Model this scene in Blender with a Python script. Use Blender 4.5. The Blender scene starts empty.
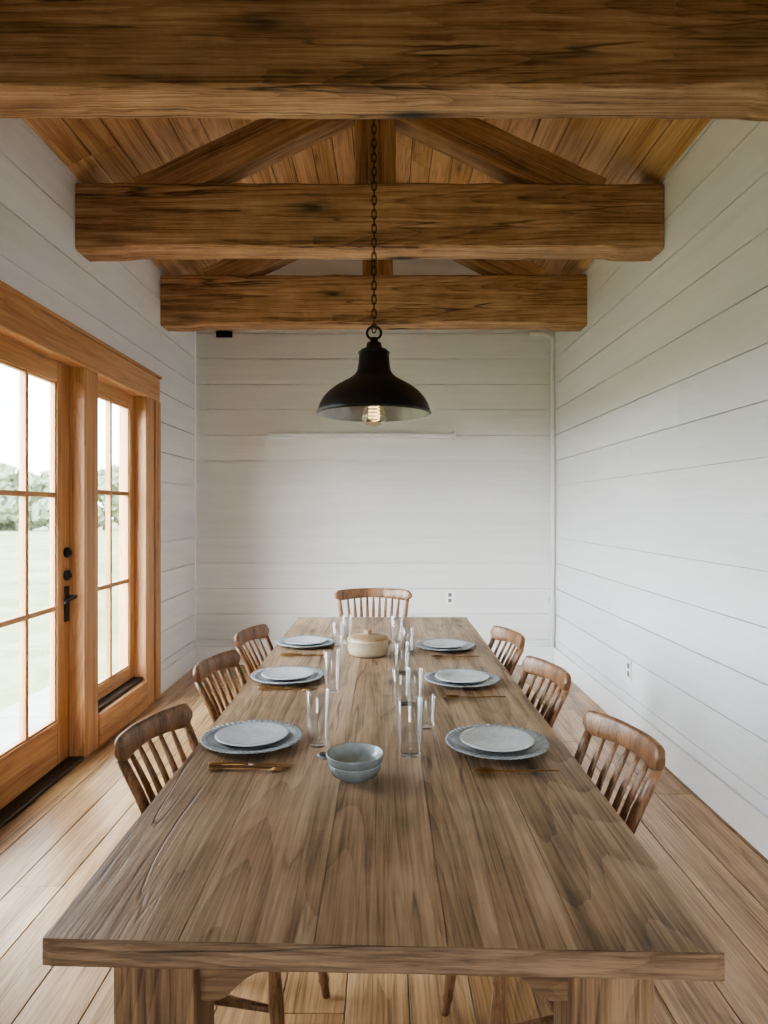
import bpy, bmesh, math, random
from mathutils import Vector, Matrix, noise
random.seed(7)
S = bpy.context.scene

# ------------------------------------------------------------------ helpers
def hexa(bm, v, mat=0):
    vs = [bm.verts.new(p) for p in v]
    for f in ((0,3,2,1),(4,5,6,7),(0,1,5,4),(1,2,6,5),(2,3,7,6),(3,0,4,7)):
        fc = bm.faces.new([vs[i] for i in f]); fc.material_index = mat
    return vs

def box(bm, x0,x1,y0,y1,z0,z1, mat=0):
    return hexa(bm, [(x0,y0,z0),(x1,y0,z0),(x1,y1,z0),(x0,y1,z0),
                     (x0,y0,z1),(x1,y0,z1),(x1,y1,z1),(x0,y1,z1)], mat)

def finish(name, bm, mats, smooth=False, bevel=0, loc=None, rot=None, parent=None, angle=40, segs=2):
    bmesh.ops.recalc_face_normals(bm, faces=bm.faces[:])
    me = bpy.data.meshes.new(name)
    bm.to_mesh(me); bm.free()
    for m in mats: me.materials.append(m)
    ob = bpy.data.objects.new(name, me)
    S.collection.objects.link(ob)
    if loc: ob.location = loc
    if rot: ob.rotation_euler = rot
    if parent: ob.parent = parent
    if smooth:
        for p in me.polygons: p.use_smooth = True
    if bevel:
        b = ob.modifiers.new('bev','BEVEL'); b.width = bevel; b.segments = segs
        b.limit_method='ANGLE'; b.angle_limit=math.radians(angle)
    return ob

def lathe(bm, prof, seg=48, mat=0, cx=0, cy=0, cz=0, ripple=None, mats=None):
    rings=[]
    for i,(r,z) in enumerate(prof):
        if r < 1e-6:
            rings.append([bm.verts.new((cx,cy,cz+z))])
        else:
            ring=[]
            for k in range(seg):
                a=2*math.pi*k/seg
                rr,zz=r,z
                if ripple:
                    rr,zz=ripple(i,a,r,z)
                ring.append(bm.verts.new((cx+rr*math.cos(a),cy+rr*math.sin(a),cz+zz)))
            rings.append(ring)
    for i in range(len(rings)-1):
        A,B=rings[i],rings[i+1]
        m = mats[i] if mats else mat
        for k in range(seg):
            k2=(k+1)%seg
            if len(A)==1 and len(B)==1: continue
            if len(A)==1: f=bm.faces.new([A[0],B[k],B[k2]])
            elif len(B)==1: f=bm.faces.new([A[k],B[0],A[k2]])
            else: f=bm.faces.new([A[k],B[k],B[k2],A[k2]])
            f.material_index=m; f.smooth=True

def tube(bm, pts, rad, up=(0,0,1), seg=12, mat=0, power=2.0, closed=False):
    """rad: list of (ra along up, rb sideways)"""
    pts=[Vector(p) for p in pts]; n=len(pts); rings=[]
    for i,p in enumerate(pts):
        if closed: t=pts[(i+1)%n]-pts[i-1]
        else: t=pts[min(i+1,n-1)]-pts[max(i-1,0)]
        t.normalize()
        u=Vector(up); u=u-t*u.dot(t)
        if u.length<1e-4: u=Vector((1,0,0))-t*t.x
        u.normalize(); s=t.cross(u)
        r=rad[i] if isinstance(rad,list) else rad
        if not isinstance(r,tuple): r=(r,r)
        ring=[]
        for k in range(seg):
            a=2*math.pi*k/seg; c,sn=math.cos(a),math.sin(a)
            c=math.copysign(abs(c)**(2/power),c); sn=math.copysign(abs(sn)**(2/power),sn)
            ring.append(bm.verts.new(p+u*(r[0]*c)+s*(r[1]*sn)))
        rings.append(ring)
    m=n if closed else n-1
    for i in range(m):
        A,B=rings[i],rings[(i+1)%n]
        for k in range(seg):
            f=bm.faces.new([A[k],A[(k+1)%seg],B[(k+1)%seg],B[k]]); f.smooth=True; f.material_index=mat
    if not closed:
        for R in (rings[0],rings[-1]):
            f=bm.faces.new(R); f.material_index=mat

# ------------------------------------------------------------------ materials
def newmat(name):
    m=bpy.data.materials.new(name); m.use_nodes=True
    nt=m.node_tree; b=nt.nodes['Principled BSDF']
    return m,nt,b
def L(nt,a,b): nt.links.new(a,b)
def N(nt,t,**kw):
    n=nt.nodes.new(t)
    for k,v in kw.items(): setattr(n,k,v)
    return n
def math_(nt,op,a,b=None,c=None,clamp=False):
    n=N(nt,'ShaderNodeMath',operation=op); n.use_clamp=clamp
    for i,x in enumerate((a,b,c)):
        if x is None: continue
        if isinstance(x,(int,float)): n.inputs[i].default_value=x
        else: L(nt,x,n.inputs[i])
    return n.outputs[0]
def ramp(nt,fac,stops):
    r=N(nt,'ShaderNodeValToRGB'); e=r.color_ramp.elements
    while len(e)<len(stops): e.new(0.5)
    for i,(p,c) in enumerate(stops):
        e[i].position=p; e[i].color=(c[0],c[1],c[2],1) if not isinstance(c,(int,float)) else (c,c,c,1)
    L(nt,fac,r.inputs[0]); return r.outputs[0]
def srgb(r,g,b):
    f=lambda c:(c/255/12.92 if c/255<=0.04045 else ((c/255+0.055)/1.055)**2.4)
    return (f(r),f(g),f(b))

def wood(name,dark,mid,light,axis='Y',along=0.8,cross=9,rough=0.5,knots=0.5,bump=0.25,var=0.25,roughvar=0.1,ring=0.25,patch=0.0,cracks=0.0,knotden=1.0,fine=.95,ks=1.0):
    m,nt,b=newmat(name)
    tc=N(nt,'ShaderNodeTexCoord'); geo=N(nt,'ShaderNodeNewGeometry')
    rnd=geo.outputs['Random Per Island']
    off=N(nt,'ShaderNodeCombineXYZ')
    for i,k in enumerate((17.3,31.7,23.1)):
        L(nt,math_(nt,'MULTIPLY',rnd,k),off.inputs[i])
    add=N(nt,'ShaderNodeVectorMath',operation='ADD'); L(nt,tc.outputs['Object'],add.inputs[0]); L(nt,off.outputs[0],add.inputs[1])
    def mp(al,cr):
        mm=N(nt,'ShaderNodeMapping'); L(nt,add.outputs[0],mm.inputs['Vector'])
        mm.inputs['Scale'].default_value=tuple(al if ax==axis else cr for ax in 'XYZ'); return mm.outputs[0]
    n1=N(nt,'ShaderNodeTexNoise'); L(nt,mp(along,cross*1.6),n1.inputs['Vector'])
    n1.inputs['Scale'].default_value=1; n1.inputs['Detail'].default_value=4; n1.inputs['Roughness'].default_value=.6; n1.inputs['Distortion'].default_value=.2
    n2=N(nt,'ShaderNodeTexNoise'); L(nt,mp(along*4,cross*15),n2.inputs['Vector'])
    n2.inputs['Scale'].default_value=1; n2.inputs['Detail'].default_value=3; n2.inputs['Roughness'].default_value=.7
    n3=N(nt,'ShaderNodeTexNoise'); L(nt,mp(along*.55,cross*.5),n3.inputs['Vector'])
    n3.inputs['Scale'].default_value=1; n3.inputs['Detail'].default_value=.5
    rg=math_(nt,'FRACT',math_(nt,'MULTIPLY',math_(nt,'ADD',n3.outputs[0],math_(nt,'MULTIPLY',n1.outputs[0],.03)),26))
    rg=math_(nt,'POWER',rg,2.0)
    s=math_(nt,'MULTIPLY',n1.outputs[0],.9)
    s=math_(nt,'ADD',s,math_(nt,'MULTIPLY',math_(nt,'SUBTRACT',n2.outputs[0],.5),fine))
    s=math_(nt,'SUBTRACT',s,math_(nt,'MULTIPLY',rg,ring*.5))
    s=math_(nt,'ADD',s,ring*.14+.05)
    if patch:
        n4=N(nt,'ShaderNodeTexNoise'); L(nt,tc.outputs['Object'],n4.inputs['Vector']); n4.inputs['Scale'].default_value=3.6; n4.inputs['Detail'].default_value=5; n4.inputs['Roughness'].default_value=.65
        s=math_(nt,'ADD',s,math_(nt,'MULTIPLY',math_(nt,'SUBTRACT',n4.outputs[0],.5),patch))
    col=ramp(nt,s,[(.22,dark),(.47,mid),(.74,light)])
    vo=N(nt,'ShaderNodeTexVoronoi'); L(nt,mp(along*2.2*knotden,cross*.55*knotden),vo.inputs['Vector']); vo.inputs['Scale'].default_value=1.0
    dist=math_(nt,'ADD',vo.outputs['Distance'],math_(nt,'MULTIPLY',math_(nt,'SUBTRACT',n1.outputs[0],.5),.14))
    kn=ramp(nt,dist,[(.03*ks,1-knots),(.085*ks,1.0-knots*.35),(.17*ks,1.0)])
    mx=N(nt,'ShaderNodeMix',data_type='RGBA',blend_type='MULTIPLY'); mx.inputs[0].default_value=1
    L(nt,col,mx.inputs[6]); L(nt,kn,mx.inputs[7])
    colout=mx.outputs[2]; hgt=s
    if cracks:
        n5=N(nt,'ShaderNodeTexNoise'); L(nt,mp(along*.8,cross*1.1),n5.inputs['Vector'])
        n5.inputs['Scale'].default_value=1; n5.inputs['Detail'].default_value=2.5
        n6=N(nt,'ShaderNodeTexNoise'); L(nt,mp(along*1.7,cross*.5),n6.inputs['Vector']); n6.inputs['Scale'].default_value=1; n6.inputs['Detail'].default_value=1
        ab=math_(nt,'ABSOLUTE',math_(nt,'SUBTRACT',n5.outputs[0],.5))
        line=math_(nt,'SUBTRACT',1.0,math_(nt,'MULTIPLY',ab,70),clamp=True)
        mask=math_(nt,'MULTIPLY',math_(nt,'SUBTRACT',n6.outputs[0],.5),9,clamp=True)
        cr=math_(nt,'MULTIPLY',line,mask,clamp=True)
        mc=N(nt,'ShaderNodeMix',data_type='RGBA',blend_type='MULTIPLY')
        L(nt,math_(nt,'MULTIPLY',cr,cracks),mc.inputs[0]); L(nt,colout,mc.inputs[6]); mc.inputs[7].default_value=(.10,.075,.06,1)
        colout=mc.outputs[2]
        hgt=math_(nt,'SUBTRACT',s,cr)
    hs=N(nt,'ShaderNodeHueSaturation'); L(nt,colout,hs.inputs['Color'])
    L(nt,math_(nt,'ADD',math_(nt,'MULTIPLY',math_(nt,'SUBTRACT',rnd,.5),var),1.0),hs.inputs['Value'])
    L(nt,math_(nt,'ADD',math_(nt,'MULTIPLY',math_(nt,'SUBTRACT',.5,rnd),var*.35),1.0),hs.inputs['Saturation'])
    L(nt,hs.outputs[0],b.inputs['Base Color'])
    L(nt,math_(nt,'ADD',math_(nt,'MULTIPLY',math_(nt,'SUBTRACT',.5,n1.outputs[0]),roughvar*2),rough),b.inputs['Roughness'])
    bp=N(nt,'ShaderNodeBump'); bp.inputs['Strength'].default_value=bump; bp.inputs['Distance'].default_value=.006
    L(nt,hgt,bp.inputs['Height']); L(nt,bp.outputs[0],b.inputs['Normal'])
    return m

def paint(name,col,axis,tint=.05):
    m,nt,b=newmat(name)
    tc=N(nt,'ShaderNodeTexCoord'); geo=N(nt,'ShaderNodeNewGeometry'); rnd=geo.outputs['Random Per Island']
    mm=N(nt,'ShaderNodeMapping'); L(nt,tc.outputs['Object'],mm.inputs['Vector'])
    mm.inputs['Scale'].default_value=tuple(.8 if a==axis else 14 for a in 'XYZ')
    n=N(nt,'ShaderNodeTexNoise'); L(nt,mm.outputs[0],n.inputs['Vector']); n.inputs['Scale'].default_value=1.5; n.inputs['Detail'].default_value=5; n.inputs['Roughness'].default_value=.7
    n2=N(nt,'ShaderNodeTexNoise'); L(nt,tc.outputs['Object'],n2.inputs['Vector']); n2.inputs['Scale'].default_value=1.1; n2.inputs['Detail'].default_value=3
    v=math_(nt,'ADD',math_(nt,'MULTIPLY',n.outputs[0],.18),math_(nt,'MULTIPLY',n2.outputs[0],.10))
    v=math_(nt,'ADD',v,math_(nt,'MULTIPLY',rnd,tint))
    c=ramp(nt,v,[(.03,tuple(x*.80 for x in col)),(.2,col),(.34,tuple(min(1,x*1.05) for x in col))])
    L(nt,c,b.inputs['Base Color']); b.inputs['Roughness'].default_value=.5
    bp=N(nt,'ShaderNodeBump'); bp.inputs['Strength'].default_value=.4; bp.inputs['Distance'].default_value=.004
    L(nt,n.outputs[0],bp.inputs['Height']); L(nt,bp.outputs[0],b.inputs['Normal'])
    return m

def simple(name,col,rough=.5,metal=0,noise_amt=.08,scale=30,bump=.05,**kw):
    m,nt,b=newmat(name)
    tc=N(nt,'ShaderNodeTexCoord'); n=N(nt,'ShaderNodeTexNoise'); L(nt,tc.outputs['Object'],n.inputs['Vector'])
    n.inputs['Scale'].default_value=scale; n.inputs['Detail'].default_value=4
    c=ramp(nt,n.outputs[0],[(.3,tuple(x*(1-noise_amt) for x in col)),(.7,tuple(min(1,x*(1+noise_amt)) for x in col))])
    L(nt,c,b.inputs['Base Color']); b.inputs['Roughness'].default_value=rough; b.inputs['Metallic'].default_value=metal
    if bump:
        bp=N(nt,'ShaderNodeBump'); bp.inputs['Strength'].default_value=bump; bp.inputs['Distance'].default_value=.002
        L(nt,n.outputs[0],bp.inputs['Height']); L(nt,bp.outputs[0],b.inputs['Normal'])
    for k,v in kw.items(): b.inputs[k].default_value=v
    return m

def thin_glass(name,tint=(1,1,1),edge=.5,base=.04,rough=.0):
    m=bpy.data.materials.new(name); m.use_nodes=True; nt=m.node_tree; nt.nodes.clear()
    o=N(nt,'ShaderNodeOutputMaterial'); t=N(nt,'ShaderNodeBsdfTransparent'); t.inputs[0].default_value=(*tint,1)
    g=N(nt,'ShaderNodeBsdfGlossy'); g.inputs['Roughness'].default_value=rough
    lw=N(nt,'ShaderNodeLayerWeight'); lw.inputs[0].default_value=.5
    f=math_(nt,'ADD',math_(nt,'MULTIPLY',math_(nt,'POWER',lw.outputs['Facing'],3.0),edge),base,clamp=True)
    mx=N(nt,'ShaderNodeMixShader'); L(nt,f,mx.inputs[0]); L(nt,t.outputs[0],mx.inputs[1]); L(nt,g.outputs[0],mx.inputs[2])
    L(nt,mx.outputs[0],o.inputs[0]); return m

M_beam_x=wood('beam_wood',srgb(96,68,46),srgb(166,126,90),srgb(202,166,128),'X',.6,8,.7,.9,.55,.12,patch=.45,cracks=.85,knotden=1.0,ring=.26,fine=.85,ks=1.35)
M_post_z=wood('post_wood',srgb(92,64,42),srgb(160,120,82),srgb(194,154,114),'Z',.6,8,.7,.8,.5,.12,patch=.3,cracks=.7,fine=.8,ks=1.3)
M_ceil=wood('ceiling_pine',srgb(162,120,80),srgb(208,165,120),srgb(230,194,150),'Y',.5,9,.5,.85,.2,.28,knotden=1.2,ks=1.3)
M_ceil_b=simple('ceiling_backing',srgb(70,45,26),.8)
M_floor=wood('floor_oak',srgb(112,84,56),srgb(168,131,92),srgb(198,161,120),'Y',.6,9,.31,.5,.14,.26,.12,.25,cracks=.4,patch=.3)
M_table=wood('table_wood',srgb(92,73,55),srgb(152,124,97),srgb(188,160,131),'Y',.8,10,.37,.9,.3,.11,.12,.30,patch=.5,cracks=.8,knotden=1.3,fine=.8,ks=1.4)
M_table_e=wood('table_edge',srgb(58,44,33),srgb(110,84,61),srgb(150,120,92),'X',1.2,10,.6,.6,.5,.0,patch=.5,cracks=.6)
M_table_x=wood('table_wood_x',srgb(66,48,32),srgb(115,86,60),srgb(145,114,84),'X',.9,9,.5,.5,.35,.15)
M_table_z=wood('table_wood_z',srgb(84,62,44),srgb(138,106,77),srgb(168,136,104),'Z',.9,9,.5,.6,.35,.15,cracks=.5,patch=.3)
M_chair=wood('chair_wood',srgb(74,50,34),srgb(124,88,61),srgb(158,118,86),'Z',1.5,14,.33,.15,.1,.10,ring=.1)
M_door_z=wood('door_fir_z',srgb(146,100,64),srgb(188,139,94),srgb(212,167,122),'Z',.7,13,.42,.3,.1,.12,fine=.6)
M_door_y=wood('door_fir_y',srgb(146,100,64),srgb(188,139,94),srgb(212,167,122),'Y',.7,13,.42,.3,.1,.12,fine=.6)
M_wall_y=paint('white_shiplap_y',srgb(238,239,241),'Y')
M_wall_x=paint('white_shiplap_x',srgb(237,235,232),'X')
M_trim=simple('white_trim',srgb(243,243,242),.45,0,.02,6)
M_plastic=simple('outlet_plastic',srgb(250,250,248),.3,0,.01,6)
M_black=simple('black_iron',(.022,.021,.020),.36,.5,.3,60,.15)
M_shade_in=simple('shade_enamel',srgb(135,135,134),.35,.3,.05)
M_plate=simple('plate_glaze',srgb(160,164,168),.2,0,.16,60,.1)
M_plate2=simple('plate_glaze_pale',srgb(196,198,199),.18,0,.1,60,.05)
M_bowl=simple('bowl_glaze',srgb(122,127,126),.25,0,.15,50,.08)
M_bowl2=simple('bowl_glaze_in',srgb(160,166,164),.2,0,.1,50,.05)
M_pot=simple('stoneware_cream',srgb(192,174,148),.35,0,.1,40,.05)
M_potlid=simple('stoneware_lid',srgb(160,132,102),.4,0,.12,40,.05)
M_bronze=simple('aged_brass',srgb(150,114,74),.3,.85,.15,80,.05)
M_glass=thin_glass('drinking_glass',(.99,.995,.995),.8,.07)
M_pane=thin_glass('window_pane',(.97,.985,.98),.5,.03)
M_bulb=thin_glass('bulb_glass',(1,.93,.8),.8,.1)
M_brass=simple('socket_brass',srgb(150,110,60),.3,.9)
M_fil,nt_,b_=newmat('filament'); b_.inputs['Emission Color'].default_value=(1,.6,.25,1); b_.inputs['Emission Strength'].default_value=1.5
M_dark=simple('dark_slot',(.02,.02,.02),.6)
M_steel=simple('track_metal',srgb(70,66,60),.4,.8)

# ------------------------------------------------------------------ room constants
XL,XR=-1.745,1.585
YF,YB=-1.7,6.3
ZW=3.32; XC=(XL+XR)/2; HW=(XR-XL)/2; RISE=.82; ZR=ZW+RISE
def zroof(x): return ZW+RISE*(1-abs(x-XC)/HW)
PITCH=.236; GAP=.006; T=.02

# floor
bm=bmesh.new()
box(bm,XL-.2,XR+.2,YF-.2,YB+.2,-.12,-.021,1)
x=XL-.03
while x<XR+.03:
    w=.185
    y=YF-random.random()*2
    while y<YB:
        ln=1.8+random.random()*1.6
        a=max(y,YF); b=min(y+ln,YB)
        if b>a: box(bm,x,min(x+w,XR+.02)-.0034,a,b-.003,-.02,0)
        y+=ln
    x+=w
finish('floor',bm,[M_floor,M_ceil_b],bevel=.0014,segs=1)

# side walls
def side_wall(name,x_face,sgn,opening=None):
    bm=bmesh.new()
    z=0
    xs=(x_face,x_face+sgn*T)
    x0,x1=min(xs),max(xs)
    while z<ZW:
        z1=min(z+PITCH,ZW+.01)
        j=random.uniform(1.0,5.2)
        segs=[(YF,j),(j,YB)] if random.random()<.6 else [(YF,YB)]
        for (a,b) in segs:
            parts=[(a,b,z,z1)]
            if opening:
                oa,ob,oz=opening
                if z<oz:
                    parts=[]
                    if a<oa: parts.append((a,min(b,oa),z,z1))
                    if b>ob: parts.append((max(a,ob),b,z,z1))
                    if z1>oz and min(b,ob)>max(a,oa): parts.append((max(a,oa),min(b,ob),oz,z1))
            d=random.uniform(0,.003)
            for (p,q,r,s) in parts:
                if q-p>.01 and s-r>GAP*2:
                    box(bm,x0+(d if sgn>0 else 0),x1-(d if sgn<0 else 0),p,q-.0015,r,s-GAP)
        z+=PITCH
    bx=sorted((x_face+sgn*T,x_face+sgn*.17))
    if opening:
        oa,ob,oz=opening
        box(bm,bx[0],bx[1],YF-.15,oa,-.02,ZW)
        box(bm,bx[0],bx[1],ob,YB+.15,-.02,ZW)
        box(bm,bx[0],bx[1],oa,ob,oz,ZW)
    else: box(bm,bx[0],bx[1],YF-.15,YB+.15,-.02,ZW)
    return finish(name,bm,[M_wall_y])
OA,OB,OZ=1.7,5.2,2.43
side_wall('wall_right',XR,1)
side_wall('wall_left',XL,-1,(OA+.02,OB-.02,OZ-.02))

def gable(name,y_face,sgn,win=None):
    bm=bmesh.new(); z=0
    ys=sorted((y_face,y_face+sgn*T))
    def xe(zz):
        if zz<=ZW: return (XL,XR)
        k=(1-(zz-ZW)/RISE)*HW
        return (XC-max(k,0.001),XC+max(k,0.001))
    while z<ZR-.01:
        z1=min(z+PITCH,ZR-.005)
        pieces=[(z,z1-GAP)]
        if z<ZW<z1-GAP: pieces=[(z,ZW),(ZW,z1-GAP)]
        d=random.uniform(0,.003)
        for (a,b) in pieces:
            (l0,r0),(l1,r1)=xe(a),xe(b)
            y0=ys[0]+(d if sgn>0 else 0); y1=ys[1]-(d if sgn<0 else 0)
            rngs=[((l0,r0),(l1,r1))]
            if win and b>win[2] and a<win[3] :
                rngs=[((l0,win[0]),(l1,win[0])),((win[1],r0),(win[1],r1))]
            for ((p0,q0),(p1,q1)) in rngs:
                hexa(bm,[(p0,y0,a),(q0,y0,a),(q0,y1,a),(p0,y1,a),(p1,y0,b),(q1,y0,b),(q1,y1,b),(p1,y1,b)])
        z+=PITCH
    yb=sorted((y_face+sgn*T,y_face+sgn*.15))
    if win:
        box(bm,XL,win[0],*yb,-.02,ZW); box(bm,win[1],XR,*yb,-.02,ZW)
        box(bm,win[0],win[1],*yb,-.02,win[2]); box(bm,win[0],win[1],*yb,win[3],ZW)
    else: box(bm,XL,XR,*yb,-.02,ZW)
    hexa(bm,[(XL,yb[0],ZW),(XR,yb[0],ZW),(XR,yb[1],ZW),(XL,yb[1],ZW),
             (XC-.01,yb[0],ZR),(XC+.01,yb[0],ZR),(XC+.01,yb[1],ZR),(XC-.01,yb[1],ZR)])
    return finish(name,bm,[M_wall_x])
gable('wall_back',YB,1)
WIN=(-1.0,.3,PITCH*4,PITCH*9)
gable('wall_front',YF,-1,WIN)

# front window, unseen behind the camera, added to let sky light in
bm=bmesh.new()
x0,x1,z0,z1=WIN; f=.07
y0,y1=YF-.13,YF+.02
box(bm,x0,x0+f,y0,y1,z0,z1); box(bm,x1-f,x1,y0,y1,z0,z1)
box(bm,x0+f,x1-f,y0,y1,z0,z0+f,1); box(bm,x0+f,x1-f,y0,y1,z1-f,z1,1)
for k in range(1,3):
    xx=x0+(x1-x0)*k/3; box(bm,xx-.02,xx+.02,YF-.08,YF-.04,z0+f,z1-f)
box(bm,x0+f,x1-f,YF-.079,YF-.041,(z0+z1)/2-.015,(z0+z1)/2+.015,1)
box(bm,x0+f,x1-f,YF-.062,YF-.058,z0+f,z1-f,2)
finish('added_window',bm,[M_door_z,M_door_y,M_pane])

# ceiling (two slopes of pine boards)
bm=bmesh.new()
for sgn in (-1,1):
    nb=12
    for i in range(nb):
        a=i/nb; b=(i+1)/nb
        xa=XC+sgn*HW*(1-a); xb=XC+sgn*(HW*(1-b))
        xb2=xb+sgn*.006
        y=YF-random.random()*2.5
        while y<YB:
            ln=2.4+random.random()*2.4
            p=max(y,YF); q=min(y+ln,YB)-.003
            if q-p>.02:
                za,zb=zroof(xa),zroof(xb2)
                hexa(bm,[(xa,p,za),(xb2,p,zb),(xb2,q,zb),(xa,q,za),(xa,p,za+.02),(xb2,p,zb+.02),(xb2,q,zb+.02),(xa,q,za+.02)])
            y+=ln
    xa=XC+sgn*(HW+.3); za=ZW-RISE*.3/HW
    hexa(bm,[(xa,YF-.3,za+.021),(XC,YF-.3,ZR+.021),(XC,YB+.3,ZR+.021),(xa,YB+.3,za+.021),
             (xa,YF-.3,za+.12),(XC,YF-.3,ZR+.12),(XC,YB+.3,ZR+.12),(xa,YB+.3,za+.12)],1)
finish('ceiling',bm,[M_ceil,M_ceil_b])

# ---- rustic timbers
def timber(name,length,dy,dz,mat,loc,rot=(0,0,0),axis='X',seed=0,cham=.018,amp=.006,scallop=False,parent=None):
    bm=bmesh.new(); n=max(6,int(length/.04))
    hy,hz=dy/2,dz/2
    c=cham
    base=[(-hy+c,-hz),(hy-c,-hz),(hy,-hz+c),(hy,hz-c),(hy-c,hz),(-hy+c,hz),(-hy,hz-c),(-hy,-hz+c)]
    pr=[]
    for i,(a,b) in enumerate(base):
        a2,b2=base[(i+1)%8]
        L_=math.hypot(a2-a,b2-b); k=max(1,int(L_/.045))
        for j in range(k): pr.append((a+(a2-a)*j/k,b+(b2-b)*j/k))
    rings=[]
    for i in range(n+1):
        t=-length/2+length*i/n; ring=[]
        for (a,b) in pr:
            v=Vector((t,a,b))
            aa,bb=a,b
            if scallop:
                e=length/2-abs(t)
                k=max(0,min(1,(e-.22)/.08))
                if b<-hz+c+.001:
                    bb=b-(1-k)*.012
                    if abs(a)<hy-c+.002 and abs(b+hz)<1e-4: bb=b-(1-k)*.012
            nv=noise.noise(v*3.1+Vector((seed*7.1,0,0)))*amp+noise.noise(v*13+Vector((0,seed*3.3,0)))*amp*.6
            s=1+nv/ max(.05,math.hypot(a,b))
            p=Vector((t,aa*s,bb*s))
            if axis=='Z': p=Vector((p.y,p.z,p.x))
            ring.append(bm.verts.new(p))
        rings.append(ring)
    m=len(pr)
    for i in range(n):
        for k in range(m):
            bm.faces.new([rings[i][k],rings[i][(k+1)%m],rings[i+1][(k+1)%m],rings[i+1][k]])
    bm.faces.new(rings[0]); bm.faces.new(rings[-1])
    return finish(name,bm,[mat],loc=loc,rot=rot,parent=parent)

BD=.2
W=XR-XL-.006
for i,(yb,BZ0,BH) in enumerate(((2.43,2.88,.365),(3.94,2.915,.365),(5.40,2.885,.38),(.9,2.885,.36),(-.6,2.885,.36))):
    tr=bpy.data.objects.new('roof_truss',None); S.collection.objects.link(tr)
    timber('tie_beam',W,BD,BH,M_beam_x,(XC,yb,BZ0+BH/2),seed=i+1,cham=.013,amp=.006,scallop=True,parent=tr)
    top=BZ0+BH
    sl=.475
    for sg in (-1,1):
        p0=Vector((XC+sg*(HW-.36),yb,3.245-.02)); p1=Vector((XC+sg*.10,yb,3.245-.02+(HW-.46)*sl))
        d=(p1-p0); ln=d.length; mid=(p0+p1)/2
        ang=math.atan2(d.z,d.x)
        timber('rafter',ln,.15,.2,M_beam_x,mid,rot=(0,-ang,0),seed=i*3+sg+20,cham=.008,amp=.004,parent=tr)
    zt=zroof(XC+.16)-.03
    timber('king_post',zt-top+.01,.235,.15,M_post_z,(XC+.03,yb,(zt+top)/2),axis='Z',seed=i+60,cham=.008,amp=.004,parent=tr)

# baseboards
bm=bmesh.new(); box(bm,XR-.018,XR-.0005,YF,YB-.0,0.0,.165); finish('baseboard_right',bm,[M_trim],bevel=.004)
bm=bmesh.new(); box(bm,XL+.0005,XL+.018,OB+.005,YB,0.0,.165); box(bm,XL+.0005,XL+.018,YF,OA-.005,0,.165); finish('baseboard_left',bm,[M_trim],bevel=.004)
bm=bmesh.new(); box(bm,XL+.02,XR-.02,YB-.018,YB-.0005,0,.165); finish('baseboard_back',bm,[M_trim],bevel=.004)
bm=bmesh.new()
tube(bm,[(XR-.03,YB-.03,.17),(XR-.03,YB-.03,2.95),(XR-.04,YB-.03,3.02),(XR-.1,YB-.03,3.05),(XR-.24,YB-.03,3.055)],.020,up=(0,1,0),seg=12)
for zz in (.6,1.4,2.2,2.9): box(bm,XR-.065,XR-.002,YB-.04,YB-.001,zz-.012,zz+.012)
finish('trim_1',bm,[M_trim])
bm=bmesh.new(); xa=(268-384)/680*6.28; xb=(455-384)/680*6.28
zc=1.43+(510-436)/680*6.28
box(bm,xa,xb,YB-.05,YB-.001,zc-.018,zc+.018); box(bm,xb-.015,xb+.003,YB-.056,YB-.001,zc-.045,zc+.04)
finish('trim_2',bm,[M_trim],bevel=.003)
def outlet(name,loc,rotz):
    bm=bmesh.new(); box(bm,-.038,.038,-.010,0,-.062,.062,0)
    for zz in (-.026,.026):
        box(bm,-.017,.017,-.013,-.010,zz-.017,zz+.017,2)
        for xx in (-.007,.007): box(bm,xx-.002,xx+.002,-.0135,-.013,zz-.006,zz+.007,1)
    finish(name,bm,[M_plastic,M_dark,M_shade_in],bevel=.0015,loc=loc,rot=(0,0,rotz))
outlet('wall_outlet',(.61,YB-.001,.62),0)
outlet('wall_outlet',(XR-.001,4.38,.40),-math.pi/2)
bm=bmesh.new(); box(bm,-.06,.06,-.05,0,-.02,.02); box(bm,-.075,.075,-.008,0,-.03,.03)
finish('wall_bracket',bm,[M_steel],bevel=.003,loc=((223-384)/680*6.25,YB-.001,1.43+(510-333)/680*6.25))

# ------------------------------------------------------------------ doors on the left wall
FX0,FX1=XL-.17,XL+.028
bm=bmesh.new()
for (a,b) in ((OA,OA+.2),(2.79,2.98),(3.90,4.09),(4.91,OB)):
    box(bm,FX0,FX1,a,b,0,2.25,0)
box(bm,FX0,FX1+.004,OA,OB,2.25,OZ,1)
box(bm,FX0,FX1+.02,OA-.01,OB+.01,OZ,OZ+.02,1)
box(bm,FX1,FX1+.012,OB-.12,OB,0,2.25,0)
box(bm,FX1,FX1+.012,OA,OA+.12,0,2.25,0)
box(bm,FX0,FX1+.012,4.09,4.91,0,.20,1)
box(bm,FX0-.03,FX1-.02,4.09,4.91,.20,.225,2)
for (a,b) in ((1.9,2.79),(2.98,3.90)):
    box(bm,FX0-.02,FX1-.0,a,b,0.0,.02,2)
finish('trim_3',bm,[M_door_z,M_door_y,M_steel],bevel=.006)

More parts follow.
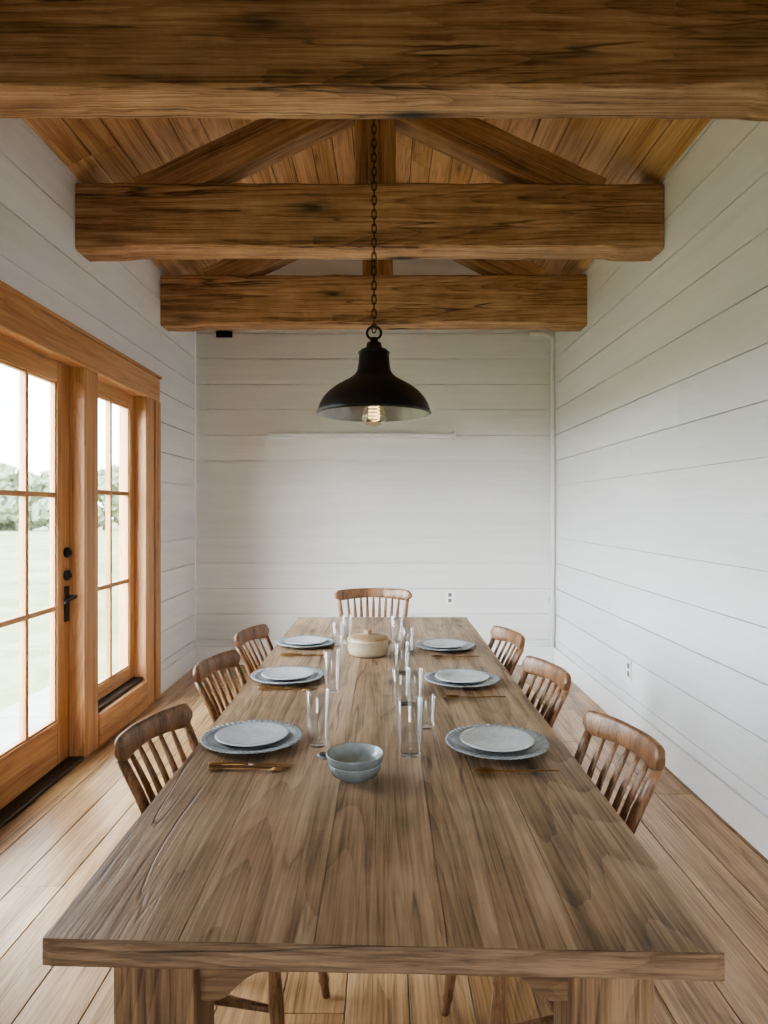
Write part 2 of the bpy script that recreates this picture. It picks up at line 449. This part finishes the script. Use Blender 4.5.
def leaf(name,y0,y1,z0,z1,xf,stile,top,bot,rows,cols,glass_y=None,handle=False,thick=.045):
    bm=bmesh.new(); xb=xf-thick
    ga,gb=(y0+stile,y1-stile) if not glass_y else glass_y
    gz0,gz1=z0+bot,z1-top
    box(bm,xb,xf,y0,ga,z0,z1,0); box(bm,xb,xf,gb,y1,z0,z1,0)
    box(bm,xb,xf,ga,gb,z0,gz0,1); box(bm,xb,xf,ga,gb,gz1,z1,1)
    s=.012
    box(bm,xb+.008,xf-.008,ga,ga+s,gz0,gz1,0); box(bm,xb+.008,xf-.008,gb-s,gb,gz0,gz1,0)
    box(bm,xb+.008,xf-.008,ga+s,gb-s,gz0,gz0+s,1); box(bm,xb+.008,xf-.008,ga+s,gb-s,gz1-s,gz1,1)
    m=.014
    for c in range(1,cols):
        yy=ga+(gb-ga)*c/cols; box(bm,xb+.006,xf-.004,yy-m,yy+m,gz0,gz1,0)
    for r in range(1,rows):
        zz=gz0+(gz1-gz0)*r/rows; box(bm,xb+.007,xf-.006,ga+s,gb-s,zz-m,zz+m,1)
    box(bm,(xb+xf)/2-.003,(xb+xf)/2+.003,ga,gb,gz0,gz1,2)
    if handle:
        hy=y1-.05; X=xf
        box(bm,X,X+.012,hy-.022,hy+.022,.80,1.0,3)
        tube(bm,[(X+.01,hy,.94),(X+.055,hy,.94)],.011,seg=12,mat=3)
        tube(bm,[(X+.05,hy+.012,.94),(X+.055,hy-.04,.938),(X+.052,hy-.09,.925),(X+.05,hy-.115,.915)],[.011,.01,.009,.008],seg=10,mat=3)
        for zz in (1.06,1.19):
            tube(bm,[(X,hy,zz),(X+.018,hy,zz),(X+.022,hy,zz)],[.03,.03,.022],seg=20,mat=3)
            tube(bm,[(X+.02,hy,zz),(X+.035,hy,zz)],[(.017,.006),(.014,.005)],seg=10,mat=3)
    finish(name,bm,[M_door_z,M_door_y,M_pane,M_black],bevel=.004)
LX=XL-.055
leaf('door_1',2.985,3.895,.022,2.248,LX,.145,.11,.24,3,2,handle=True)
leaf('added_door',1.905,2.785,.022,2.248,LX,.145,.11,.24,3,2)  # extra leaf out of view, added so more daylight enters
leaf('window_2',4.095,4.905,.227,2.248,LX,.085,.09,.09,3,2)

# ------------------------------------------------------------------ table
TZ=.75; TH=.043; TY1=4.32
bm=bmesh.new()
edges=[-.542,-.325,-.11,.10,.31,.523]
def yend(x): return 1.075-(x+.54)/1.06*.036
EB=.005
for i in range(len(edges)-1):
    a,b=edges[i],edges[i+1]
    g=.0007
    ya=yend(a)+EB; yb_=yend(b)+EB
    yf0=TY1+random.uniform(-.002,.002)
    n=60; dz=random.uniform(-.0003,.0003)
    prev=None
    for k in range(n+1):
        t=k/n
        yA=ya+(yf0-ya)*t; yB=yb_+(yf0-yb_)*t
        wa=(noise.noise(Vector((a*5,yA*4,1)))*.003+noise.noise(Vector((a*5,yA*17,1)))*.0015) if i==0 else 0
        wb=(noise.noise(Vector((b*5,yB*4,2)))*.003+noise.noise(Vector((b*5,yB*17,1)))*.0015) if i==len(edges)-2 else 0
        A=a+g+wa; B=b-g+wb
        z=TZ+dz+noise.noise(Vector((a,yA*3,0)))*.0006
        vs=[bm.verts.new((A,yA,TZ-TH)),bm.verts.new((B,yB,TZ-TH)),bm.verts.new((B,yB,z)),bm.verts.new((A,yA,z))]
        if prev:
            for q in range(4):
                f=bm.faces.new([prev[q],prev[(q+1)%4],vs[(q+1)%4],vs[q]])
                if (q==3 and i==0) or (q==1 and i==len(edges)-2): f.material_index=1
        else:
            f=bm.faces.new(vs); f.material_index=1
        prev=vs
    f=bm.faces.new(prev); f.material_index=1
# continuous worn end face across the near end
n=70; prev=None; x0,x1=-.5415,.5225
for k in range(n+1):
    x=x0+(x1-x0)*k/n; y=yend(x); e=min(k,n-k)/n
    w1=noise.noise(Vector((x*7,0,3)))*.0012+noise.noise(Vector((x*31,0,3)))*.0008+(.003 if e<.006 else 0)
    w2=noise.noise(Vector((x*9,4,3)))*.0008
    vs=[bm.verts.new(p) for p in ((x,y+.002+w1,TZ-TH+.001),(x,y+w1,TZ-TH+.005),(x,y+w1,TZ-.0035+w2),(x,y+.0025+w1,TZ-.0008),(x,y+EB,TZ-.0001),(x,y+EB,TZ-TH+.001))]
    m=len(vs)
    if prev:
        for q in range(m):
            f=bm.faces.new([prev[q],prev[(q+1)%m],vs[(q+1)%m],vs[q]]); f.material_index=1
    else:
        f=bm.faces.new(vs); f.material_index=1
    prev=vs
f=bm.faces.new(prev); f.material_index=1
top=finish('dining_table',bm,[M_table,M_table_e],bevel=.0016,angle=60,segs=1)
bm=bmesh.new()
for lx in (-.39,.39):
    for ly in (1.22,4.17):
        h=.07
        box(bm,lx-h,lx+h,ly-h,ly+h,.0,TZ-TH-.001)
finish('legs',bm,[M_table_z],bevel=.008,parent=top)
bm=bmesh.new()
def apron_x(yc):
    a,b=-.32,.32; zt=TZ-TH-.001; zl=.625
    low=[]
    for k in range(41):
        t=k/40; x=a+(b-a)*t; e=min(x-a,b-x)
        if e<.04: z=zl-.05
        elif e<.11:
            q=(e-.04)/.07; z=zl-.05+.05*math.sin(q*math.pi/2)
        else: z=zl
        low.append((x,z))
    up=[(x,zt) for x,_ in low]
    F=[[bm.verts.new((x,yc+s,z)) for x,z in low] for s in (-.015,.015)]
    U=[[bm.verts.new((x,yc+s,z)) for x,z in up] for s in (-.015,.015)]
    for k in range(40):
        bm.faces.new([F[0][k],F[0][k+1],U[0][k+1],U[0][k]])
        bm.faces.new([F[1][k],F[1][k+1],U[1][k+1],U[1][k]])
        bm.faces.new([F[0][k],F[0][k+1],F[1][k+1],F[1][k]])
        bm.faces.new([U[0][k],U[0][k+1],U[1][k+1],U[1][k]])
    for k in (0,40): bm.faces.new([F[0][k],F[1][k],U[1][k],U[0][k]])
apron_x(1.20); apron_x(4.19)
finish('end_aprons',bm,[M_table_x],parent=top)
bm=bmesh.new()
for lx in (-.41,.41): box(bm,lx-.015,lx+.015,1.291,4.099,.60,TZ-TH-.001)
finish('side_aprons',bm,[M_table],parent=top,bevel=.003)

# ------------------------------------------------------------------ chairs
def chair(name,loc,rotz,w=.42,curve=.05,h=.845,nsl=6):
    bm=bmesh.new(); k=w/.42
    segs=40; rings=[]
    def outline(s,z,dip=0):
        r=[]
        for i in range(segs):
            a=2*math.pi*i/segs; c,sn=math.cos(a),math.sin(a)
            px=math.copysign(abs(c)**.62,c)*.205*s; py=math.copysign(abs(sn)**.62,sn)*.21*max(k,.95)*s*(1+.08*c)
            r.append(bm.verts.new((px,py,z-dip)))
        return r
    for s,z,d in ((.88,.43,0),(.98,.437,0),(1,.45,0),(.985,.462,0),(.93,.467,0),(.75,.467,.006),(.5,.467,.010),(.25,.467,.011)):
        rings.append(outline(s,z,d))
    for i in range(len(rings)-1):
        for j in range(segs):
            f=bm.faces.new([rings[i][j],rings[i][(j+1)%segs],rings[i+1][(j+1)%segs],rings[i+1][j]]); f.smooth=True
    bm.faces.new(rings[0]); bm.faces.new(rings[-1])
    legp={}
    for sx in (-1,1):
        for sy in (-1,1):
            t=Vector((sx*.14,sy*.145*k,.435)); b=Vector((sx*.19,sy*.19*k,0))
            pts=[];rad=[]
            for q,r in ((0,.016),(.08,.018),(.2,.019),(.3,.015),(.33,.019),(.36,.015),(.55,.020),(.75,.017),(.85,.014),(.88,.017),(.91,.013),(1,.011)):
                pts.append(t.lerp(b,q)); rad.append(r)
            tube(bm,pts,rad,up=(1,0,0),seg=12); legp[(sx,sy)]=(t,b)
    def lp(sx,sy,q): t,b=legp[(sx,sy)]; return t.lerp(b,q)
    for sy in (-1,1):
        a,b=lp(-1,sy,.58),lp(1,sy,.58); m=(a+b)/2
        tube(bm,[a,a.lerp(m,.5),m,b.lerp(m,.5),b],[.008,.011,.014,.011,.008],seg=10)
    a=(lp(-1,-1,.58)+lp(1,-1,.58))/2; b=(lp(-1,1,.58)+lp(1,1,.58))/2; m=(a+b)/2
    tube(bm,[a,a.lerp(m,.5),m,b.lerp(m,.5),b],[.008,.011,.014,.011,.008],seg=10)
    cw=.205*k
    def crest(t):
        return Vector((-.295+curve*t*t, cw*t, h-.045-.006*t*t))
    n=24; pts=[];rad=[]
    for i in range(n+1):
        t=-1+2*i/n; e=1-abs(t)
        v=.038*min(1,(.35+.65*min(1,e/.10)**.5))
        v*= (1-.16*(1-abs(t)))
        pts.append(crest(t)); rad.append((v,.0125 if e>.05 else .010))
    tube(bm,pts,rad,up=(-.18,0,1),seg=16,power=3.0)
    bw=.135*k
    def slat(t,outer):
        top=crest(t*.86 if not outer else t*.90)+Vector((0,0,-.02))
        bot=Vector((-.165+.012*t*t, bw*t, .458))
        if outer: bot=Vector((-.15,bw*1.08*t,.458))
        pts=[];rad=[]
        for q in (0,.12,.3,.5,.7,.88,1):
            p=bot.lerp(top,q); p.x-= -.018*math.sin(q*math.pi)
            pts.append(p)
            if outer: rad.append((.014+.003*math.sin(q*math.pi),.011))
            else: rad.append((.006+.006*max(0,math.sin(min(1,q*1.02)*math.pi))**.8,.006))
        tube(bm,pts,rad,up=(0,1,0),seg=10,power=2.5)
    slat(-1,True); slat(1,True)
    for i in range(nsl):
        t=-1+2*(i+1)/(nsl+1); slat(t,False)
    return finish(name,bm,[M_chair],loc=loc,rot=(0,0,rotz))
def place_chair(cx,cy,ang):
    d=Vector((math.cos(ang),math.sin(ang),0)); o=Vector((cx,cy,0))+d*.275
    chair('dining_chair',o,ang,w=.37,curve=.035,nsl=5)
A20=math.radians(14)
for (cx,cy) in ((-.662,1.95),(-.684,2.76),(-.672,3.42)): place_chair(cx,cy,-A20)
for (cx,cy) in ((.664,1.88),(.636,2.64),(.620,3.37)): place_chair(cx,cy,math.pi+A20)
chair('dining_armchair',(-.075,4.555,0),-math.pi/2,w=.54,curve=.14,h=.885,nsl=9)

# ------------------------------------------------------------------ tableware
def P(px,py):
    d=.68*680/(py-510); return ((px-384)*d/680,d)
def place_setting(x,y):
    bm=bmesh.new()
    def rip(i,a,r,z):
        if 4<=i<=8: return r+.0014*math.cos(a*52), z+.0016*math.cos(a*52)
        return r,z
    R=.147
    prof=[(0,.003),(.08,.003),(.085,.0),(.092,.004),(R-.006,.014),(R,.0165),(R,.019),(R-.006,.0195),(R-.014,.0175),(R-.018,.0185),(R-.021,.0155),(.105,.0115),(.095,.008),(0,.007)]
    lathe(bm,prof,208,0,ripple=rip)
    finish('dinner_plate',bm,[M_plate],loc=(x,y,TZ+.001))
    bm=bmesh.new(); R=.106
    prof=[(0,.003),(.055,.003),(.06,.0),(.066,.004),(R-.004,.012),(R,.0145),(R-.001,.0165),(R-.006,.0165),(.072,.009),(.064,.007),(0,.006)]
    lathe(bm,prof,96,0)
    finish('salad_plate',bm,[M_plate2],loc=(x,y,TZ+.0095))
for (px,py) in ((252,742),(288,679),(306,645),(497,747),(462,682),(445,648)):
    x,y=P(px,py); place_setting(x,y)

def bowl(z0,x,y,R=.072,H=.05,name='ceramic_bowl',handle=False):
    bm=bmesh.new()
    prof=[(0,.004),(.03,.004),(.032,0),(.038,0),(.04,.005),(R*.84,H*.32),(R*.97,H*.7),(R,H),(R-.002,H+.002),(R-.005,H),(R*.90,H*.65),(R*.74,H*.34),(.03,.010),(0,.009)]
    mats=[0]*7+[1]*6
    lathe(bm,prof,72,mats=mats)
    if handle:
        pts=[(-R*.94,-.012,H*.8),(-R-.012,-.012,H*.84),(-R-.017,0,H*.84),(-R-.012,.012,H*.84),(-R*.94,.012,H*.8)]
        tube(bm,pts,.0055,seg=8)
    finish(name,bm,[M_bowl,M_bowl2],loc=(x,y,z0))
bx,by=P(355,778)
bowl(TZ+.0005,bx,by,.068,.040); bowl(TZ+.022,bx,by,.074,.042,handle=True)

def glass(x,y,h=.155,r=.034):
    bm=bmesh.new(); rb=r*.82
    prof=[(0,0),(rb-.002,0),(rb,.002),(rb+.001,.012),(r,h-.001),(r-.0008,h),(r-.0018,h-.001),(rb-.002,.012),(rb-.005,.009),(0,.008)]
    lathe(bm,prof,48)
    finish('drinking_glass',bm,[M_glass],loc=(x,y,TZ+.0005))
for (px,py,h,r) in ((318,745,.158,.034),(332,692,.155,.032),(338,649,.13,.028),(410,755,.155,.037),(426,727,.095,.032),
                  (401,704,.125,.034),(415,700,.11,.03),(402,674,.13,.033),(397,642,.14,.034),(408,650,.11,.03),(347,637,.12,.028)):
    x,y=P(px,py); glass(x,y,h,r)

bm=bmesh.new()
prof=[(0,.003),(.07,.003),(.075,0),(.088,.006),(.096,.03),(.096,.066),(.099,.069),(.099,.075),(.095,.077)]
lathe(bm,prof,64,0)
prof=[(.095,.0765),(.095,.082),(.082,.089),(.05,.096),(.018,.099),(.014,.104),(.02,.111),(.018,.117),(0,.119)]
lathe(bm,prof,64,1)
for s in (-1,1):
    tube(bm,[(s*.094,-.025,.056),(s*.107,-.02,.058),(s*.111,0,.059),(s*.107,.02,.058),(s*.094,.025,.056)],[(.006,.006)]*5,seg=10)
px_,py_=P(368,656); finish('lidded_pot',bm,[M_pot,M_potlid],loc=(px_,py_+.03,TZ+.0005))

# cutlery
def knife(x,y,rz=0):
    bm=bmesh.new()
    tube(bm,[(.11,0,.006),(.105,0,.006),(.06,0,.006),(.02,0,.005),(.005,0,.005)],[(.003,.004),(.005,.009),(.005,.008),(.004,.006),(.0025,.005)],seg=10)
    tube(bm,[(.005,0,.005),(-.02,0,.004),(-.08,0,.004),(-.11,.003,.004),(-.122,.006,.004)],[(.0012,.006),(.001,.010),(.001,.0105),(.0008,.007),(.0006,.001)],seg=8)
    finish('table_knife',bm,[M_bronze],loc=(x,y,TZ+.001),rot=(0,0,rz))
def spoon(x,y,rz=0):
    bm=bmesh.new()
    tube(bm,[(.115,0,.008),(.11,0,.008),(.07,0,.008),(0,0,.006),(-.05,0,.008)],[(.0014,.004),(.0022,.008),(.002,.006),(.002,.004),(.002,.004)],seg=8)
    c=(-.078,0); rings=[]
    for i in range(4):
        q=1-i/4; rr=[]
        for k in range(20):
            a=2*math.pi*k/20
            rr.append(bm.verts.new((c[0]+.034*q*math.cos(a),.021*q*math.sin(a)*(1-.12*math.cos(a)),.0085-.007*(1-q*q))))
        rings.append(rr)
    for i in range(3):
        for k in range(20):
            f=bm.faces.new([rings[i][k],rings[i][(k+1)%20],rings[i+1][(k+1)%20],rings[i+1][k]]); f.smooth=True
    bm.faces.new(rings[3])
    ob=finish('table_spoon',bm,[M_bronze],loc=(x,y,TZ+.001),rot=(0,0,rz))
    s=ob.modifiers.new('sol','SOLIDIFY'); s.thickness=.0012
def fork(x,y,rz=0):
    bm=bmesh.new()
    tube(bm,[(.11,0,.006),(.105,0,.006),(.06,0,.006),(0,0,.005),(-.045,0,.006),(-.06,0,.005)],[(.0012,.004),(.002,.008),(.0018,.006),(.002,.004),(.002,.005),(.0015,.012)],seg=8)
    for t in (-.009,-.003,.003,.009):
        tube(bm,[(-.056,t,.005),(-.08,t,.004),(-.108,t,.007)],[(.0012,.0022),(.0012,.0018),(.0006,.0008)],seg=6)
    finish('table_fork',bm,[M_bronze],loc=(x,y,TZ+.001),rot=(0,0,rz))
for (px,py) in ((249,768),(286,690),(303,656)):
    x,y=P(px,py); knife(x,y+.012,math.pi+.02); fork(x+.004,y-.016,math.pi-.03)
for (px,py) in ((515,774),(474,699),(455,658)):
    x,y=P(px,py); spoon(x,y,.02)

# ------------------------------------------------------------------ pendant lamp
k=2.73/680; RZ=1.43+(510-413)*k; LXc=(374-384)*k; LY=2.73
bm=bmesh.new()
out=[(56,-1.5),(56.8,0),(56,3),(54,9),(50.5,15),(45,21),(38,26.5),(30,31),(23,35),(18.5,39),(16.5,43),(15.5,50),(14.8,60),(13,63),(8,65),(7,70),(4,71),(4,75),(0,75)]
inn=[(56,-1.5),(55.2,0),(54.5,3),(52.5,8.5),(49,14),(43.5,20),(36.5,25),(28.5,29.5),(21,33.5),(0,38)]
lathe(bm,[(r*k,z*k) for r,z in out],72,0)
lathe(bm,[(r*k,z*k) for r,z in inn],72,1)
tube(bm,[(15.2*k*math.cos(a),15.2*k*math.sin(a),60*k) for a in [2*math.pi*i/40 for i in range(40)]],.003,closed=True,seg=8)
tube(bm,[(56.6*k*math.cos(a),56.6*k*math.sin(a),0) for a in [2*math.pi*i/72 for i in range(72)]],.0035,closed=True,seg=8)
tube(bm,[(7*k*math.cos(a),0,(80+6.5*math.sin(a))*k) for a in [2*math.pi*i/28 for i in range(28)]],.005,up=(0,1,0),closed=True,seg=8)
lathe(bm,[(0,.15),(.028,.15),(.03,.10),(.024,.085),(.02,.062),(0,.06)],32,2)
lathe(bm,[(.016,.065),(.02,.045),(.038,.022),(.051,-.004),(.049,-.026),(.034,-.046),(.012,-.054),(0,-.055)],40,3)
tube(bm,[(.022*math.cos(a*9),.022*math.sin(a*9),.03-a*.02) for a in [i/60*3 for i in range(61)]],.0011,up=(1,0,0),seg=5,mat=4)
i=0; zt=zroof(LXc)-.06
zz=85*k; topz=zt-RZ
while zz<topz:
    pts=[]
    for q in range(14):
        a=2*math.pi*q/14; u=.0085*math.cos(a); v=.0105*math.sin(a)+math.copysign(.0085,math.sin(a))*(1 if abs(math.sin(a))>1e-6 else 0)
        pts.append((u,0,zz+v) if i%2==0 else (0,u,zz+v))
    tube(bm,pts,.0025,up=(0,1,0) if i%2==0 else (1,0,0),closed=True,seg=6)
    zz+=.0285; i+=1
lathe(bm,[(0,topz-.012),(.02,topz-.012),(.05,topz+.01),(.055,topz+.03),(.055,topz+.05)],32,0)
lamp=finish('pendant_lamp',bm,[M_black,M_shade_in,M_brass,M_bulb,M_fil],loc=(LXc,LY,RZ))
pl=bpy.data.lights.new('bulb_light','POINT'); pl.energy=.12; pl.color=(1,.75,.48); pl.shadow_soft_size=.03
po=bpy.data.objects.new('bulb_light',pl); po.location=(0,0,-.01); po.parent=lamp; S.collection.objects.link(po)

# ------------------------------------------------------------------ outdoors
m,nt,b=newmat('meadow_grass')
tc=N(nt,'ShaderNodeTexCoord'); n=N(nt,'ShaderNodeTexNoise'); L(nt,tc.outputs['Object'],n.inputs['Vector']); n.inputs['Scale'].default_value=.5; n.inputs['Detail'].default_value=9; n.inputs['Roughness'].default_value=.8
c=ramp(nt,n.outputs[0],[(.35,srgb(92,104,66)),(.5,srgb(122,128,90)),(.68,srgb(160,152,118))]); L(nt,c,b.inputs['Base Color']); b.inputs['Roughness'].default_value=.95; b.inputs['Specular IOR Level'].default_value=.1
M_grass=m
M_patio=simple('patio_stone',srgb(150,147,140),.85,0,.12,4)
M_leaf=simple('hazed_foliage',srgb(122,132,106),.9,0,.35,2.5,.0)  # leaf green paled, distance haze put into the colour
M_bark=simple('bark',srgb(110,98,86),.9,0,.3,8)
bm=bmesh.new(); nx=40
vs=[[bm.verts.new((-90+180*i/nx, -60+180*j/nx, -.16+ (noise.noise(Vector((i*.4,j*.4,0)))*.25 if (abs(-90+180*i/nx)>12 or abs(-60+180*j/nx)>14) else 0))) for j in range(nx+1)] for i in range(nx+1)]
for i in range(nx):
    for j in range(nx): bm.faces.new([vs[i][j],vs[i+1][j],vs[i+1][j+1],vs[i][j+1]])
finish('meadow_ground',bm,[M_grass],smooth=True)
bm=bmesh.new()
for j in range(6):
    box(bm,XL-1.1,XL-.2,.4+j*.9,.4+j*.9+.88,-.155,-.06)
finish('patio_paving',bm,[M_patio],bevel=.01)
bm=bmesh.new()
for t in range(56):
    q=t/55; x=-58+60*q+random.uniform(-.6,.6); y=40+28*q+random.uniform(-1.5,1.5)
    hgt=random.uniform(2.4,5.2)
    tube(bm,[(x,y,-.3),(x,y,hgt*.55)],[.14,.08],up=(1,0,0),seg=6,mat=1)
    for c in range(8):
        rr=random.uniform(.55,1.0)
        mt=Matrix.Translation((x+random.uniform(-1,1)*1.2,y+random.uniform(-1,1)*1.0,.3+(hgt-.6)*random.random()))@Matrix.Diagonal((rr,rr,rr,1))
        r=bmesh.ops.create_icosphere(bm,subdivisions=3,radius=1,matrix=mt)
        for v in r['verts']:
            v.co+=noise.noise_vector(v.co*2.2)*.4+noise.noise_vector(v.co*7)*.35
finish('tree_line',bm,[M_leaf,M_bark])

# ------------------------------------------------------------------ sky: bright overcast, glowing toward the door side
w=bpy.data.worlds.new('overcast_sky'); S.world=w; w.use_nodes=True; nt=w.node_tree
bg=nt.nodes['Background']
tc=N(nt,'ShaderNodeTexCoord'); sp=N(nt,'ShaderNodeSeparateXYZ'); L(nt,tc.outputs['Generated'],sp.inputs[0])
c=ramp(nt,sp.outputs[2],[(0.0,(.93,.965,1.0)),(.35,(.82,.91,1.0)),(1.0,(.65,.80,1.0))])
gl=N(nt,'ShaderNodeVectorMath',operation='DOT_PRODUCT'); L(nt,tc.outputs['Generated'],gl.inputs[0]); gl.inputs[1].default_value=(-.80,-.50,.33)
g2=math_(nt,'POWER',math_(nt,'MAXIMUM',gl.outputs['Value'],0.0),2.5)
st=math_(nt,'ADD',math_(nt,'MULTIPLY',g2,14.0),4.2)
L(nt,c,bg.inputs['Color']); L(nt,st,bg.inputs['Strength'])

# ------------------------------------------------------------------ camera
cam=bpy.data.cameras.new('camera'); co=bpy.data.objects.new('camera',cam); S.collection.objects.link(co)
co.location=(0,0,1.43); co.rotation_euler=(math.pi/2,0,0)
cam.sensor_fit='HORIZONTAL'; cam.sensor_width=36; cam.lens=680/768*36; cam.shift_y=-2/768; cam.clip_start=.02; cam.clip_end=400
S.camera=co
S.view_settings.view_transform='AgX'
S.view_settings.look='AgX - Medium High Contrast'
S.view_settings.exposure=1.5
